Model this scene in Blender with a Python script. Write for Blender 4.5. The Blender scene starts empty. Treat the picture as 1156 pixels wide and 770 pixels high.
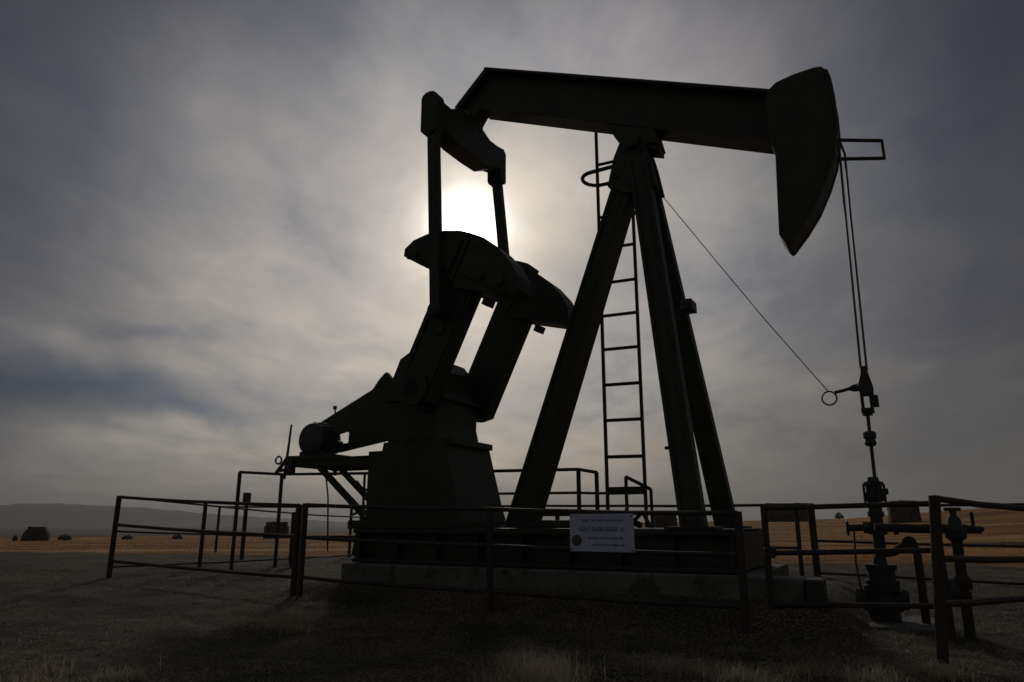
import bpy, bmesh, math, random
from mathutils import Vector, Matrix, noise
R = math.radians
S = bpy.context.scene
COL = S.collection
rng = random.Random(7)

# ------------------------------------------------------------------ camera
FPX = 815.0                                     # focal length for a 1156 px wide frame
PITCH = math.atan(205 / FPX)
cam_d = bpy.data.cameras.new("camera"); cam = bpy.data.objects.new("camera", cam_d); COL.objects.link(cam)
cam_d.sensor_width = 36; cam_d.lens = FPX / 1156 * 36
cam.location = (0, 0, 1.0); cam.rotation_euler = (R(90) + PITCH, 0, 0)
cam_d.clip_start = 0.05; cam_d.clip_end = 20000
S.camera = cam

# ------------------------------------------------------------------ exposure
S.view_settings.view_transform = 'Standard'; S.view_settings.look = 'None'
S.view_settings.exposure = -1.5; S.view_settings.gamma = 1; S.view_settings.use_curve_mapping = False

# ------------------------------------------------------------------ sun and sky
SUN_AZ, SUN_EL = R(-3.75), R(22.95)
sv = Vector((math.sin(SUN_AZ) * math.cos(SUN_EL), math.cos(SUN_AZ) * math.cos(SUN_EL), math.sin(SUN_EL)))
sun_d = bpy.data.lights.new("sun", 'SUN'); sun = bpy.data.objects.new("sun", sun_d); COL.objects.link(sun)
sun_d.energy = 1.5; sun_d.angle = R(6); sun_d.color = (1.0, .93, .84)
sun.rotation_euler = sv.to_track_quat('Z', 'Y').to_euler(); sun.location = sv * 50

W = bpy.data.worlds.new("World"); S.world = W; W.use_nodes = True
nt = W.node_tree; nt.nodes.clear()
def nd(t, kind, **kw):
    n = t.nodes.new(kind)
    for k, v in kw.items():
        if k.startswith('i_'):
            k = k[2:]; n.inputs[int(k) if k.isdigit() else k].default_value = v
        else: setattr(n, k, v)
    return n
def vm(t, op, a, b):
    n = nd(t, 'ShaderNodeMath', operation=op)
    for i, x in enumerate((a, b)):
        if isinstance(x, (int, float)): n.inputs[i].default_value = x
        elif x is not None: t.links.new(x, n.inputs[i])
    return n.outputs[0]
def ramp(t, fac, stops, interp='LINEAR'):
    n = nd(t, 'ShaderNodeValToRGB'); t.links.new(fac, n.inputs[0]); e = n.color_ramp; e.interpolation = interp
    while len(e.elements) > 1: e.elements.remove(e.elements[-1])
    e.elements[0].position = stops[0][0]; e.elements[0].color = (*stops[0][1], 1)
    for p, c in stops[1:]:
        x = e.elements.new(p); x.color = (*c, 1)
    return n.outputs[0]
def mixc(t, kind, f, a, b):
    n = nd(t, 'ShaderNodeMix', data_type='RGBA', blend_type=kind, clamp_factor=True)
    for i, x in ((0, f), (6, a), (7, b)):
        if isinstance(x, (int, float)): n.inputs[i].default_value = x
        elif isinstance(x, tuple): n.inputs[i].default_value = (*x, 1)
        else: t.links.new(x, n.inputs[i])
    return n.outputs[2]
def g3(v): return (v, v, v)

tc = nd(nt, 'ShaderNodeTexCoord').outputs['Generated']
sky = nd(nt, 'ShaderNodeTexSky', sky_type='NISHITA', sun_disc=False, sun_elevation=SUN_EL, sun_rotation=SUN_AZ, altitude=300, dust_density=2.0)
dt = nd(nt, 'ShaderNodeVectorMath', operation='DOT_PRODUCT'); nt.links.new(tc, dt.inputs[0]); dt.inputs[1].default_value = sv
ang = vm(nt, 'ARCCOSINE', vm(nt, 'MINIMUM', dt.outputs['Value'], 1.0), None)          # angle from the sun, radians
sep = nd(nt, 'ShaderNodeSeparateXYZ'); nt.links.new(tc, sep.inputs[0])
dz = vm(nt, 'MAXIMUM', sep.outputs[2], 0.0)
# veil of thin cloud: forward scattering makes it bright round the sun and dull away from it
veil = ramp(nt, vm(nt, 'DIVIDE', ang, R(90)), [
    (0.0, (.80, .73, .65)), (.045, (.66, .61, .555)), (.09, (.535, .505, .475)), (.15, (.425, .408, .398)), (.22, (.305, .297, .297)),
    (.30, (.150, .152, .164)), (.40, (.063, .068, .083)), (.55, (.050, .052, .056)), (1.0, (.068, .070, .070))])
aur = ramp(nt, vm(nt, 'DIVIDE', ang, R(12)), [(0, (9, 8.8, 8.4)), (.06, (5, 4.9, 4.7)), (.16, (1.7, 1.68, 1.6)), (.25, (.62, .60, .55)), (.32, (.34, .315, .27)),
    (.42, (.19, .165, .125)), (.55, (.09, .075, .055)), (.75, (.035, .028, .022)), (1, (0, 0, 0))])
# cloud deck seen in perspective
den = vm(nt, 'ADD', dz, .16)
cx = vm(nt, 'DIVIDE', sep.outputs[0], den); cy = vm(nt, 'DIVIDE', sep.outputs[1], den)
cmb = nd(nt, 'ShaderNodeCombineXYZ'); nt.links.new(cx, cmb.inputs[0]); nt.links.new(cy, cmb.inputs[1])
mp = nd(nt, 'ShaderNodeMapping'); nt.links.new(cmb.outputs[0], mp.inputs[0]); mp.inputs['Rotation'].default_value = (0, 0, R(-38)); mp.inputs['Scale'].default_value = (1.25, .8, 1)
mp.inputs['Location'].default_value = (3.1, 1.7, 0)
n1 = nd(nt, 'ShaderNodeTexNoise', i_Scale=1.15, i_Detail=5.0, i_Roughness=.52, i_Distortion=.5); nt.links.new(mp.outputs[0], n1.inputs['Vector'])
n2 = nd(nt, 'ShaderNodeTexNoise', i_Scale=4.6, i_Detail=8.0, i_Roughness=.6, i_Distortion=.35); nt.links.new(mp.outputs[0], n2.inputs['Vector'])
cl = vm(nt, 'ADD', vm(nt, 'MULTIPLY', n1.outputs[0], .62), vm(nt, 'MULTIPLY', n2.outputs[0], .38))
tone = ramp(nt, cl, [(.32, (.50, .545, .64)), (.43, (.80, .82, .87)), (.52, (1.0, .99, .985)), (.60, (1.14, 1.11, 1.08)), (.70, (1.42, 1.36, 1.29))])
low = ramp(nt, dz, [(0.0, (1.38, 1.26, 1.06)), (.06, (1.42, 1.32, 1.14)), (.14, (1.2, 1.155, 1.06)), (.28, (1.03, 1.01, .975)), (.55, (.87, .875, .88)), (.8, (.7, .72, .76))])
vt = mixc(nt, 'MULTIPLY', 1.0, mixc(nt, 'MULTIPLY', 1.0, veil, tone), low)
# wind-streaked cloud masses and thinner gaps standing in particular parts of the sky
n3 = nd(nt, 'ShaderNodeTexNoise', i_Scale=3.0, i_Detail=5.0, i_Roughness=.6); nt.links.new(tc, n3.inputs['Vector'])
ofs = nd(nt, 'ShaderNodeVectorMath', operation='SUBTRACT'); nt.links.new(n3.outputs[1], ofs.inputs[0]); ofs.inputs[1].default_value = (.5, .5, .5)
osc = nd(nt, 'ShaderNodeVectorMath', operation='MULTIPLY'); nt.links.new(ofs.outputs[0], osc.inputs[0]); osc.inputs[1].default_value = (.42, .42, .20)
wd = nd(nt, 'ShaderNodeVectorMath', operation='ADD'); nt.links.new(tc, wd.inputs[0]); nt.links.new(osc.outputs[0], wd.inputs[1])
sw = nd(nt, 'ShaderNodeSeparateXYZ'); nt.links.new(wd.outputs[0], sw.inputs[0])
azn = vm(nt, 'ARCTAN2', sw.outputs[0], sw.outputs[1]); eln = vm(nt, 'ARCSINE', sw.outputs[2], None)
def mass(az, el, raz, rel, col):
    global vt
    u = vm(nt, 'DIVIDE', vm(nt, 'SUBTRACT', azn, R(az)), R(raz)); v = vm(nt, 'DIVIDE', vm(nt, 'SUBTRACT', eln, R(el)), R(rel))
    q = vm(nt, 'ADD', vm(nt, 'MULTIPLY', u, u), vm(nt, 'MULTIPLY', v, v))
    f = vm(nt, 'POWER', 2.718, vm(nt, 'MULTIPLY', q, -1.0))
    vt = mixc(nt, 'MIX', f, vt, mixc(nt, 'MULTIPLY', 1.0, vt, col))
mass(-32, 41, 20, 10, (.46, .49, .57))
mass(0, 46, 30, 8, (.75, .77, .82))
mass(37, 36, 10, 9, (.74, .77, .84))
mass(-40, 20, 9, 13, (.78, .80, .86))
mass(-19, 26, 9, 7, (.96, .95, .95))
mass(-19, 36, 8, 5, (.80, .82, .86))
mass(-30, 27, 9, 5, (.86, .88, .92))
mass(8, 21, 5, 6, (.9, .9, .9))
mass(-16, 13, 9, 5, (1.12, 1.1, 1.08))
mass(-31, 9.2, 9, 1.5, (.36, .50, .74))
mass(-22, 7.6, 6, 1.1, (.46, .57, .76))
mass(-25, 13.6, 4.5, .8, (.66, .71, .82))
mass(-15, 10.2, 4, .9, (.76, .80, .88))
mass(-13, 12.8, 5, .8, (1.12, 1.11, 1.08))
mass(-34, 12.2, 6, 1.5, (1.45, 1.42, 1.36))
mass(-21, 11, 8, 1.0, (1.15, 1.14, 1.1))
mass(-30, 3.5, 13, 2.6, (1.75, 1.68, 1.58))
mass(-24, 5.6, 8, 1.6, (1.2, 1.2, 1.18))
mass(16, 37, 10, 6, (1.35, 1.28, 1.26))
mass(-9, 37, 4, 6, (1.15, 1.14, 1.1))
mass(34, 14, 10, 3.0, (.85, .86, .92))
mass(30, 9.5, 9, 1.2, (1.25, 1.2, 1.12))
mass(20, 6, 14, 2.2, (1.15, 1.08, 1.0))
scl = nd(nt, 'ShaderNodeVectorMath', operation='SCALE'); scl.inputs['Scale'].default_value = 28.0; nt.links.new(vt, scl.inputs[0])
thin = ramp(nt, cl, [(.30, g3(.10)), (.5, g3(.03)), (.6, g3(0.015))])
base = mixc(nt, 'MIX', thin, scl.outputs[0], sky.outputs[0])
sc2 = nd(nt, 'ShaderNodeVectorMath', operation='SCALE'); sc2.inputs['Scale'].default_value = 28.0; nt.links.new(aur, sc2.inputs[0])
tot = mixc(nt, 'ADD', 1.0, base, sc2.outputs[0])
bg = nd(nt, 'ShaderNodeBackground', i_Strength=.1); nt.links.new(tot, bg.inputs[0])
wo = nd(nt, 'ShaderNodeOutputWorld'); nt.links.new(bg.outputs[0], wo.inputs[0])

# ------------------------------------------------------------------ materials
def mat(name, col, rough=.6, metal=0, var=.25, scale=6, bump=.0, bscale=40, spots=None):
    m = bpy.data.materials.new(name); m.use_nodes = True; t = m.node_tree
    b = t.nodes['Principled BSDF']; b.inputs['Roughness'].default_value = rough; b.inputs['Metallic'].default_value = metal
    oc = nd(t, 'ShaderNodeTexCoord').outputs['Object']
    n = nd(t, 'ShaderNodeTexNoise', i_Scale=scale, i_Detail=6.0, i_Roughness=.65); t.links.new(oc, n.inputs['Vector'])
    lo = tuple(c * (1 - var) for c in col); hi = tuple(min(1, c * (1 + var)) for c in col)
    c = ramp(t, n.outputs[0], [(.32, lo), (.68, hi)])
    if spots:
        n2 = nd(t, 'ShaderNodeTexNoise', i_Scale=spots[1], i_Detail=8.0, i_Roughness=.7); t.links.new(oc, n2.inputs['Vector'])
        f = ramp(t, n2.outputs[0], [(spots[2], g3(0)), (spots[2] + .08, g3(1))])
        c = mixc(t, 'MIX', f, c, spots[0])
    t.links.new(c, b.inputs['Base Color'])
    if bump:
        n3 = nd(t, 'ShaderNodeTexNoise', i_Scale=bscale, i_Detail=5.0); t.links.new(oc, n3.inputs['Vector'])
        bp = nd(t, 'ShaderNodeBump', i_Strength=bump, i_Distance=.02); t.links.new(n3.outputs[0], bp.inputs['Height']); t.links.new(bp.outputs[0], b.inputs['Normal'])
    return m
M = {
 'paint': mat('dark_green_paint', (.036, .038, .026), .6, 0, .3, 3, .15, 30, ((.040, .030, .021), 5, .62)),
 'steel': mat('worn_steel', (.055, .052, .048), .55, .2, .3, 8, .1, 60, ((.055, .034, .024), 9, .6)),
 'rust':  mat('rusty_pipe', (.055, .042, .035), .7, .1, .4, 9, .2, 70),
 'cable': mat('wire_rope', (.10, .10, .095), .5, .4, .2, 40),
 'conc':  mat('weathered_concrete', (.165, .16, .145), .9, 0, .4, 2.2, .6, 25, ((.085, .08, .07), 2.6, .5)),
 'motor': mat('motor_grey_paint', (.05, .053, .055), .55, 0, .2, 5),
 'sign':  mat('sign_white_face', (.66, .71, .95), .6, 0, .08, 9, 0, 1, ((.45, .46, .52), 6, .66)),
 'ink':   mat('sign_dark_blue_print', (.16, .18, .34), .5, 0, .1, 9),
 'emblem': mat('sign_emblem_brown', (.13, .10, .09), .5, 0, .25, 14),
 'post':  mat('weathered_wood', (.12, .10, .08), .85, 0, .3, 12, .3, 50),
 'hay':   mat('weathered_hay', (.075, .066, .045), .95, 0, .35, 2.0, .6, 18),
 'leaf':  mat('dark_leaf', (.045, .055, .025), .7, 0, .35, 2),
 'stone': mat('gravel_stone', (.21, .19, .165), .85, 0, .5, 30, 0),
}
def grass_mat(name, a, b):
    m = bpy.data.materials.new(name); m.use_nodes = True; t = m.node_tree
    for n in list(t.nodes): t.nodes.remove(n)
    oc = nd(t, 'ShaderNodeTexCoord').outputs['Object']
    n = nd(t, 'ShaderNodeTexNoise', i_Scale=1.6, i_Detail=6.0, i_Roughness=.7); t.links.new(oc, n.inputs['Vector'])
    c = ramp(t, n.outputs[0], [(.35, a), (.65, b)])
    d = nd(t, 'ShaderNodeBsdfDiffuse'); tr = nd(t, 'ShaderNodeBsdfTranslucent'); mx = nd(t, 'ShaderNodeMixShader'); mx.inputs[0].default_value = .5
    o = nd(t, 'ShaderNodeOutputMaterial')
    t.links.new(c, d.inputs[0]); t.links.new(c, tr.inputs[0]); t.links.new(d.outputs[0], mx.inputs[1]); t.links.new(tr.outputs[0], mx.inputs[2]); t.links.new(mx.outputs[0], o.inputs[0])
    return m
M['straw'] = grass_mat('dry_straw', (.30, .25, .18), (.56, .49, .37))
M['stubble'] = grass_mat('golden_stubble', (.40, .21, .07), (.60, .38, .15))

# ------------------------------------------------------------------ mesh helpers
class MB:
    def __init__(s): s.v = []; s.f = []
    def add(s, vs, fs):
        k = len(s.v); s.v += [Vector(v) for v in vs]; s.f += [tuple(i + k for i in f) for f in fs]; return s
    def hexa(s, c):                              # eight corners: bottom ring then top ring
        return s.add(c, [(3, 2, 1, 0), (4, 5, 6, 7), (0, 1, 5, 4), (1, 2, 6, 5), (2, 3, 7, 6), (3, 0, 4, 7)])
    def box(s, x0, x1, y0, y1, z0, z1):
        return s.hexa([(x0, y0, z0), (x1, y0, z0), (x1, y1, z0), (x0, y1, z0), (x0, y0, z1), (x1, y0, z1), (x1, y1, z1), (x0, y1, z1)])
    def prism(s, pts, y0, y1):                   # outline in (x, z), extruded along y
        n = len(pts)
        return s.add([(x, y0, z) for x, z in pts] + [(x, y1, z) for x, z in pts],
                     [tuple(range(n)), tuple(range(2 * n - 1, n - 1, -1))] + [(i, i + n, (i + 1) % n + n, (i + 1) % n) for i in range(n)])
    def frus(s, p0, p1, w0, d0, w1, d1):         # tapered rectangular leg, sections level
        c = []
        for p, w, d in ((p0, w0, d0), (p1, w1, d1)):
            x, y, z = p; c += [(x - w / 2, y - d / 2, z), (x + w / 2, y - d / 2, z), (x + w / 2, y + d / 2, z), (x - w / 2, y + d / 2, z)]
        return s.hexa(c)
    def tube(s, pts, r, n=10, closed=False):
        pts = [Vector(p) for p in pts]; m = len(pts); rr = r if isinstance(r, (list, tuple)) else [r] * m
        rings = []; prev = None
        for i, p in enumerate(pts):
            if closed: t = pts[(i + 1) % m] - pts[i - 1]
            else: t = pts[min(i + 1, m - 1)] - pts[max(i - 1, 0)]
            t.normalize()
            if prev is None: u = t.orthogonal().normalized()
            else: u = (prev - t * prev.dot(t)).normalized()
            prev = u; w = t.cross(u)
            rings.append([p + (u * math.cos(2 * math.pi * k / n) + w * math.sin(2 * math.pi * k / n)) * rr[i] for k in range(n)])
        vs = [v for ring in rings for v in ring]; fs = []
        for i in range(m if closed else m - 1):
            j = (i + 1) % m
            for k in range(n): fs.append((i * n + k, i * n + (k + 1) % n, j * n + (k + 1) % n, j * n + k))
        if not closed: fs += [tuple(range(n - 1, -1, -1)), tuple(range((m - 1) * n, m * n))]
        return s.add(vs, fs)
    def lathe(s, c, prof, axis=(0, 0, 1), n=20):  # prof: (distance along axis, radius)
        a = Vector(axis).normalized(); c = Vector(c)
        u = a.orthogonal().normalized(); w = a.cross(u); vs = []; fs = []
        for h, r in prof:
            vs += [c + a * h + (u * math.cos(2 * math.pi * k / n) + w * math.sin(2 * math.pi * k / n)) * r for k in range(n)]
        for i in range(len(prof) - 1):
            for k in range(n): fs.append((i * n + k, i * n + (k + 1) % n, (i + 1) * n + (k + 1) % n, (i + 1) * n + k))
        fs += [tuple(range(n - 1, -1, -1)), tuple(range((len(prof) - 1) * n, len(prof) * n))]
        return s.add(vs, fs)
    def cyl(s, a, b, r, n=20):
        a, b = Vector(a), Vector(b); return s.lathe(a, [(0, r), ((b - a).length, r)], b - a, n)
    def obj(s, name, m, parent=None, bevel=0, smooth=False, off=(0, 0, 0)):
        me = bpy.data.meshes.new(name); o_ = Vector(off)
        me.from_pydata([v - o_ for v in s.v], [], s.f); me.validate()
        bm = bmesh.new(); bm.from_mesh(me); bmesh.ops.recalc_face_normals(bm, faces=bm.faces); bm.to_mesh(me); bm.free()
        me.materials.append(m); o = bpy.data.objects.new(name, me); COL.objects.link(o)
        if parent: o.parent = parent
        if bevel:
            md = o.modifiers.new('edge', 'BEVEL'); md.width = bevel; md.segments = 2; md.limit_method = 'ANGLE'; md.angle_limit = R(40)
        if smooth:
            for p in me.polygons: p.use_smooth = len(p.vertices) == 4
            try: me.set_sharp_from_angle(angle=R(40))
            except Exception: pass
        return o
def tag(o, label=None, cat=None, group=None, kind=None):
    if label: o['label'] = label
    if cat: o['category'] = cat
    if group: o['group'] = group
    if kind: o['kind'] = kind
    return o
def thing(name, label, cat, loc=(0, 0, 0), rz=0, group=None):
    o = bpy.data.objects.new(name, None); COL.objects.link(o); o.location = loc; o.rotation_euler = (0, 0, rz)
    o.empty_display_size = .2
    return tag(o, label, cat, group)

# ------------------------------------------------------------------ terrain
def lerp_tab(x, tab):
    if x <= tab[0][0]: return tab[0][1]
    for (a, u), (b, v) in zip(tab, tab[1:]):
        if x <= b: return u + (v - u) * (x - a) / (b - a)
    return tab[-1][1]
def smooth(a, b, x):
    t = max(0, min(1, (x - a) / (b - a))); return t * t * (3 - 2 * t)
CREST = 95.0; PHI = R(28)
def far_rise(az):                               # ridge-line angle above the camera's level (tan) by azimuth
    return lerp_tab(math.degrees(az), [(-60, -.0175), (-20, -.0172), (-8, -.013), (4, -.002), (15, .0012), (24, .004), (31, .0135), (40, .022), (60, .03)])
def ground_z(x, y, detail=True):
    r = math.hypot(x, y); az = math.atan2(x, y)
    if abs(az) > R(100): az = math.copysign(R(60), az)
    near = max(0, min(.22, (y - 6.2) * .032)) * smooth(2, 8, r)
    b_ = math.cos(PHI) * x - math.sin(PHI) * y; t_ = math.sin(PHI) * x + math.cos(PHI) * y
    near = near + (.29 - near) * smooth(6.85, 7.45, t_) * smooth(10.8, 10.0, t_) * smooth(-7.6, -6.6, b_) * smooth(-.35, -.85, b_)
    tgt = 1 + far_rise(az) * CREST
    z = near + (tgt - near) * smooth(17, CREST, r) if y > 0 or r > 20 else near
    if r > CREST:
        left = smooth(R(10), R(-8), az) if az < R(10) else 0
        z += (-9 - tgt) * smooth(CREST, 420, r) * left + (1 - left) * -7 * smooth(CREST, 500, r)
    if detail and r < 60:
        k = 1 - smooth(25, 60, r)
        z += k * (.022 * noise.noise((x * .9, y * .9, 3)) + .022 * noise.noise((x * 2.6, y * 2.6, 8)) + .016 * noise.noise((x * 6, y * 6, 1)) + .010 * noise.noise((x * 13, y * 13, 6)))
    elif detail and r < 400:
        z += .06 * noise.noise((x * .12, y * .12, 5)) * smooth(60, 80, r)
    return z
def make_ground():
    radii = [.3]
    while radii[-1] < 9000:
        r = radii[-1]; radii.append(r + (max(.035, r * .012) if r < 22 else r * (.035 if r < 120 else .10)))
    angs = []
    a = -180.0
    while a < 180:
        angs.append(a); a += .5 if -42 <= a < 42 else 4.0
    vs = [(0, 0, ground_z(0, 0))]; fs = []; n = len(angs)
    for r in radii:
        for a in angs:
            x, y = r * math.sin(R(a)), r * math.cos(R(a)); vs.append((x, y, ground_z(x, y)))
    for k in range(n): fs.append((0, 1 + (k + 1) % n, 1 + k))
    for i in range(len(radii) - 1):
        for k in range(n):
            p, q = 1 + i * n + k, 1 + i * n + (k + 1) % n; fs.append((p, q, q + n, p + n))
    me = bpy.data.meshes.new('ground'); me.from_pydata(vs, [], fs)
    for p in me.polygons: p.use_smooth = True
    o = bpy.data.objects.new('ground', me); COL.objects.link(o); tag(o, kind='structure')
    m = bpy.data.materials.new('gravel_and_field'); m.use_nodes = True; t = m.node_tree; b = t.nodes['Principled BSDF']
    b.inputs['Roughness'].default_value = .95; b.inputs['Specular IOR Level'].default_value = .15
    oc = nd(t, 'ShaderNodeTexCoord').outputs['Object']
    def ns(scale, det=6.0, rough=.6, dist=0.0, sc=None):
        n = nd(t, 'ShaderNodeTexNoise', i_Scale=scale, i_Detail=det, i_Roughness=rough, i_Distortion=dist)
        if sc:
            mp = nd(t, 'ShaderNodeMapping'); mp.inputs['Scale'].default_value = sc; mp.inputs['Rotation'].default_value = (0, 0, R(20)); t.links.new(oc, mp.inputs[0]); t.links.new(mp.outputs[0], n.inputs['Vector'])
        else: t.links.new(oc, n.inputs['Vector'])
        return n.outputs[0]
    grav = ramp(t, ns(38, 8, .75), [(.36, (.026, .024, .02)), (.5, (.082, .075, .061)), (.62, (.26, .232, .19))])
    patch = ramp(t, ns(.8, 7, .68, .5), [(.36, (.55, .56, .52)), (.48, (.95, .95, .90)), (.56, (1.35, 1.08, .96)), (.66, (1.5, 1.4, 1.25))])
    g = mixc(t, 'MULTIPLY', 1.0, grav, patch)
    drys = ramp(t, ns(14, 8, .75, .8, (1, .35, 1)), [(.56, g3(0)), (.66, g3(.75))])
    dmask = ramp(t, ns(.8, 4, .6, .3), [(.48, g3(0)), (.62, g3(1))])
    g = mixc(t, 'MIX', vm(t, 'MULTIPLY', drys, dmask), g, (.30, .26, .20))
    fld = ramp(t, ns(.20, 7, .62, .6, (.3, 1.5, 1)), [(.34, (.09, .038, .016)), (.44, (.30, .135, .042)), (.54, (.50, .25, .075)), (.66, (.62, .39, .15))])
    fld = mixc(t, 'MULTIPLY', 1.0, fld, ramp(t, ns(5, 6, .7), [(.35, g3(.7)), (.65, g3(1.25))]))
    sp = nd(t, 'ShaderNodeSeparateXYZ'); t.links.new(oc, sp.inputs[0])
    # the gravelled well site is a rough rectangle along the pump's axis: edge measured across it
    tt = vm(t, 'ADD', vm(t, 'MULTIPLY', sp.outputs[0], math.sin(R(28)) * .55), vm(t, 'MULTIPLY', sp.outputs[1], math.cos(R(28))))
    edge = vm(t, 'ADD', tt, vm(t, 'MULTIPLY', vm(t, 'SUBTRACT', ns(.35, 5, .6), .5), 4.0))
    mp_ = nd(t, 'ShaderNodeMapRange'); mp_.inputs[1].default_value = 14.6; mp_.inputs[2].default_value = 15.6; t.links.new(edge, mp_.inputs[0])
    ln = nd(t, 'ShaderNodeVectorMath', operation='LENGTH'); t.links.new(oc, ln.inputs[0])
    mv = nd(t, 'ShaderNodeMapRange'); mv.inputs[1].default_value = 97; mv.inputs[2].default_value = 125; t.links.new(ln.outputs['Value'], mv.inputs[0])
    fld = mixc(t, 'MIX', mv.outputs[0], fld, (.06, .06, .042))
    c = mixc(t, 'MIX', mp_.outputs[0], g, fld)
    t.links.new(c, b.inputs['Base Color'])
    bp = nd(t, 'ShaderNodeBump', i_Strength=.8, i_Distance=.03); t.links.new(ns(45, 6, .7), bp.inputs['Height']); t.links.new(bp.outputs[0], b.inputs['Normal'])
    me.materials.append(m)
make_ground()

def make_hill(name, dist, tab, depth, col, seed):
    vs = []; fs = []; n = 260; rows = 9
    for i in range(n + 1):
        a = R(-62 + 124 * i / n); e = lerp_tab(math.degrees(a), tab)
        h = 1 + dist * e + 10
        for j in range(rows):
            f = j / (rows - 1); d = dist - depth * (1 - f) * .8
            z = -10 + h * smooth(0, 1, f) * (1 + .10 * noise.noise((math.degrees(a) * .35, f * 3, seed))) + h * .05 * noise.noise((math.degrees(a) * 1.7, f * 6, seed + 4))
            vs.append((d * math.sin(a), d * math.cos(a), z))
        vs.append(((dist + depth) * math.sin(a), (dist + depth) * math.cos(a), -14))
    k = rows + 1
    for i in range(n):
        for j in range(rows): fs.append((i * k + j, (i + 1) * k + j, (i + 1) * k + j + 1, i * k + j + 1))
    me = bpy.data.meshes.new(name); me.from_pydata(vs, [], fs)
    for p in me.polygons: p.use_smooth = True
    me.materials.append(mat('hill_scrub', col, .95, 0, .4, .006))
    o = bpy.data.objects.new(name, me); COL.objects.link(o); tag(o, kind='structure')
def px(x, y): return math.degrees(math.atan((x - 578) / 840)), (590 - y) / 815 / math.hypot(1, (x - 578) / 840)
make_hill('hills', 2600, [px(-400, 586), px(-120, 576), (px(-20, 572)), px(25, 570), px(60, 569.5), px(110, 572), px(160, 574), px(215, 579), px(260, 582), px(330, 586), px(400, 590), px(520, 594), px(640, 598), px(1300, 600)], 500, (.05, .05, .04), 2)

# ------------------------------------------------------------------ the pump's own frame: b runs along the beam to the horse head, t away from the camera
PHI = R(28); B0, T0, Z0 = -2.67, 8.5, .5
def bt(b, t, z=0): return Vector((math.cos(PHI) * b + math.sin(PHI) * t, -math.sin(PHI) * b + math.cos(PHI) * t, z))
class PB(MB):                                     # builds in (b, t, z) and stores it relative to the pump's base
    def obj(s, name, m, parent=None, **k): k['off'] = (B0, T0, Z0); return MB.obj(s, name, m, parent, **k)

# concrete pad
pm = MB().box(-6.42 - B0, -1.38 - B0, 7.45 - T0, 9.95 - T0, -.1, .5).box(-1.45 - B0, -.92 - B0, 7.453 - T0, 7.8 - T0, -.1, .495)
pad = pm.obj('pavement_pad', M['conc'], None, bevel=.02); pad.location = bt(B0, T0, 0); pad.rotation_euler = (0, 0, -PHI); tag(pad, kind='structure')

pump = thing('pump_jack', 'dark nodding-donkey oil pump on a concrete pad, horse head lowered over the well', 'pump jack', bt(B0, T0, Z0), -PHI)
P = pump
# skid base
m = PB()
for t0, t1 in ((7.6, 7.9), (9.1, 9.4)):
    m.box(-6.38, -1.5, t0, t1, .51, .56).box(-6.38, -1.5, t0, t1, .87, .92).box(-6.45, -1.5, (t0 + t1) / 2 - .03, (t0 + t1) / 2 + .03, .56, .87)
    for k in range(9): b = -6.3 + k * .59; m.box(b - .02, b + .02, t0 + .02, t1 - .02, .56, .87)
for b in (-6.38, -5.0, -3.9, -2.9, -1.66): m.box(b, b + .15, 7.9, 9.1, .52, .90)
m.obj('skid_base', M['paint'], P, bevel=.006)
PB().box(-4.86, -1.56, 7.62, 9.38, .921, .935).obj('deck_plate', M['paint'], P)
PB().box(-6.50, -4.88, 7.62, 9.38, .921, 1.03).obj('plinth', M['paint'], P, bevel=.01)
# gear reducer pedestal and gearbox
m = PB().prism([(-6.45, 1.03), (-4.93, 1.03), (-4.99, 1.2), (-5.2, 1.99), (-5.2, 2.06), (-6.2, 2.06), (-6.22, 1.95), (-6.45, 1.95)], 7.92, 9.1)
m.box(-6.5, -6.45, 7.9, 9.12, 1.03, 1.09); m.box(-5.22, -5.14, 7.94, 9.08, 2.0, 2.085)
m.obj('pedestal', M['paint'], P, bevel=.008)
m = PB().prism([(-6.18, 2.06), (-5.34, 2.06), (-5.4, 2.3), (-5.38, 2.7), (-5.47, 3.06), (-5.62, 3.25), (-5.85, 3.31), (-6.02, 3.22), (-6.16, 2.9)], 7.98, 9.05)
m.prism([(-6.26, 2.62), (-5.32, 2.62), (-5.32, 2.68), (-6.26, 2.68)], 7.93, 9.10)
for t0, t1 in ((7.92, 7.98), (9.05, 9.11)): m.lathe((-5.5, t0, 2.7), [(0, .26), (t1 - t0, .26)], (0, 1, 0), 28)
for b in (-6.08, -5.8, -5.5):
    for t0 in (7.925, 9.075): m.lathe((b, t0, 2.06), [(0, .03), (.05, .03)], n=6)
for k in range(8):
    a = R(k * 45 + 10); m.lathe((-5.5 + .21 * math.cos(a), 7.905, 2.7 + .21 * math.sin(a)), [(0, .022), (.02, .022)], (0, 1, 0), 6)
g = m.obj('gear_reducer', M['paint'], P, bevel=.012)
PB().lathe((-5.9, 8.5, 3.3), [(0, .10), (.07, .10), (.07, .05), (.12, .05)]).obj('breather_cap', M['steel'], g, smooth=True)
PB().cyl((-5.5, 7.55, 2.7), (-5.5, 9.42, 2.7), .12, 24).obj('crank_shaft', M['steel'], P, smooth=True)
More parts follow.
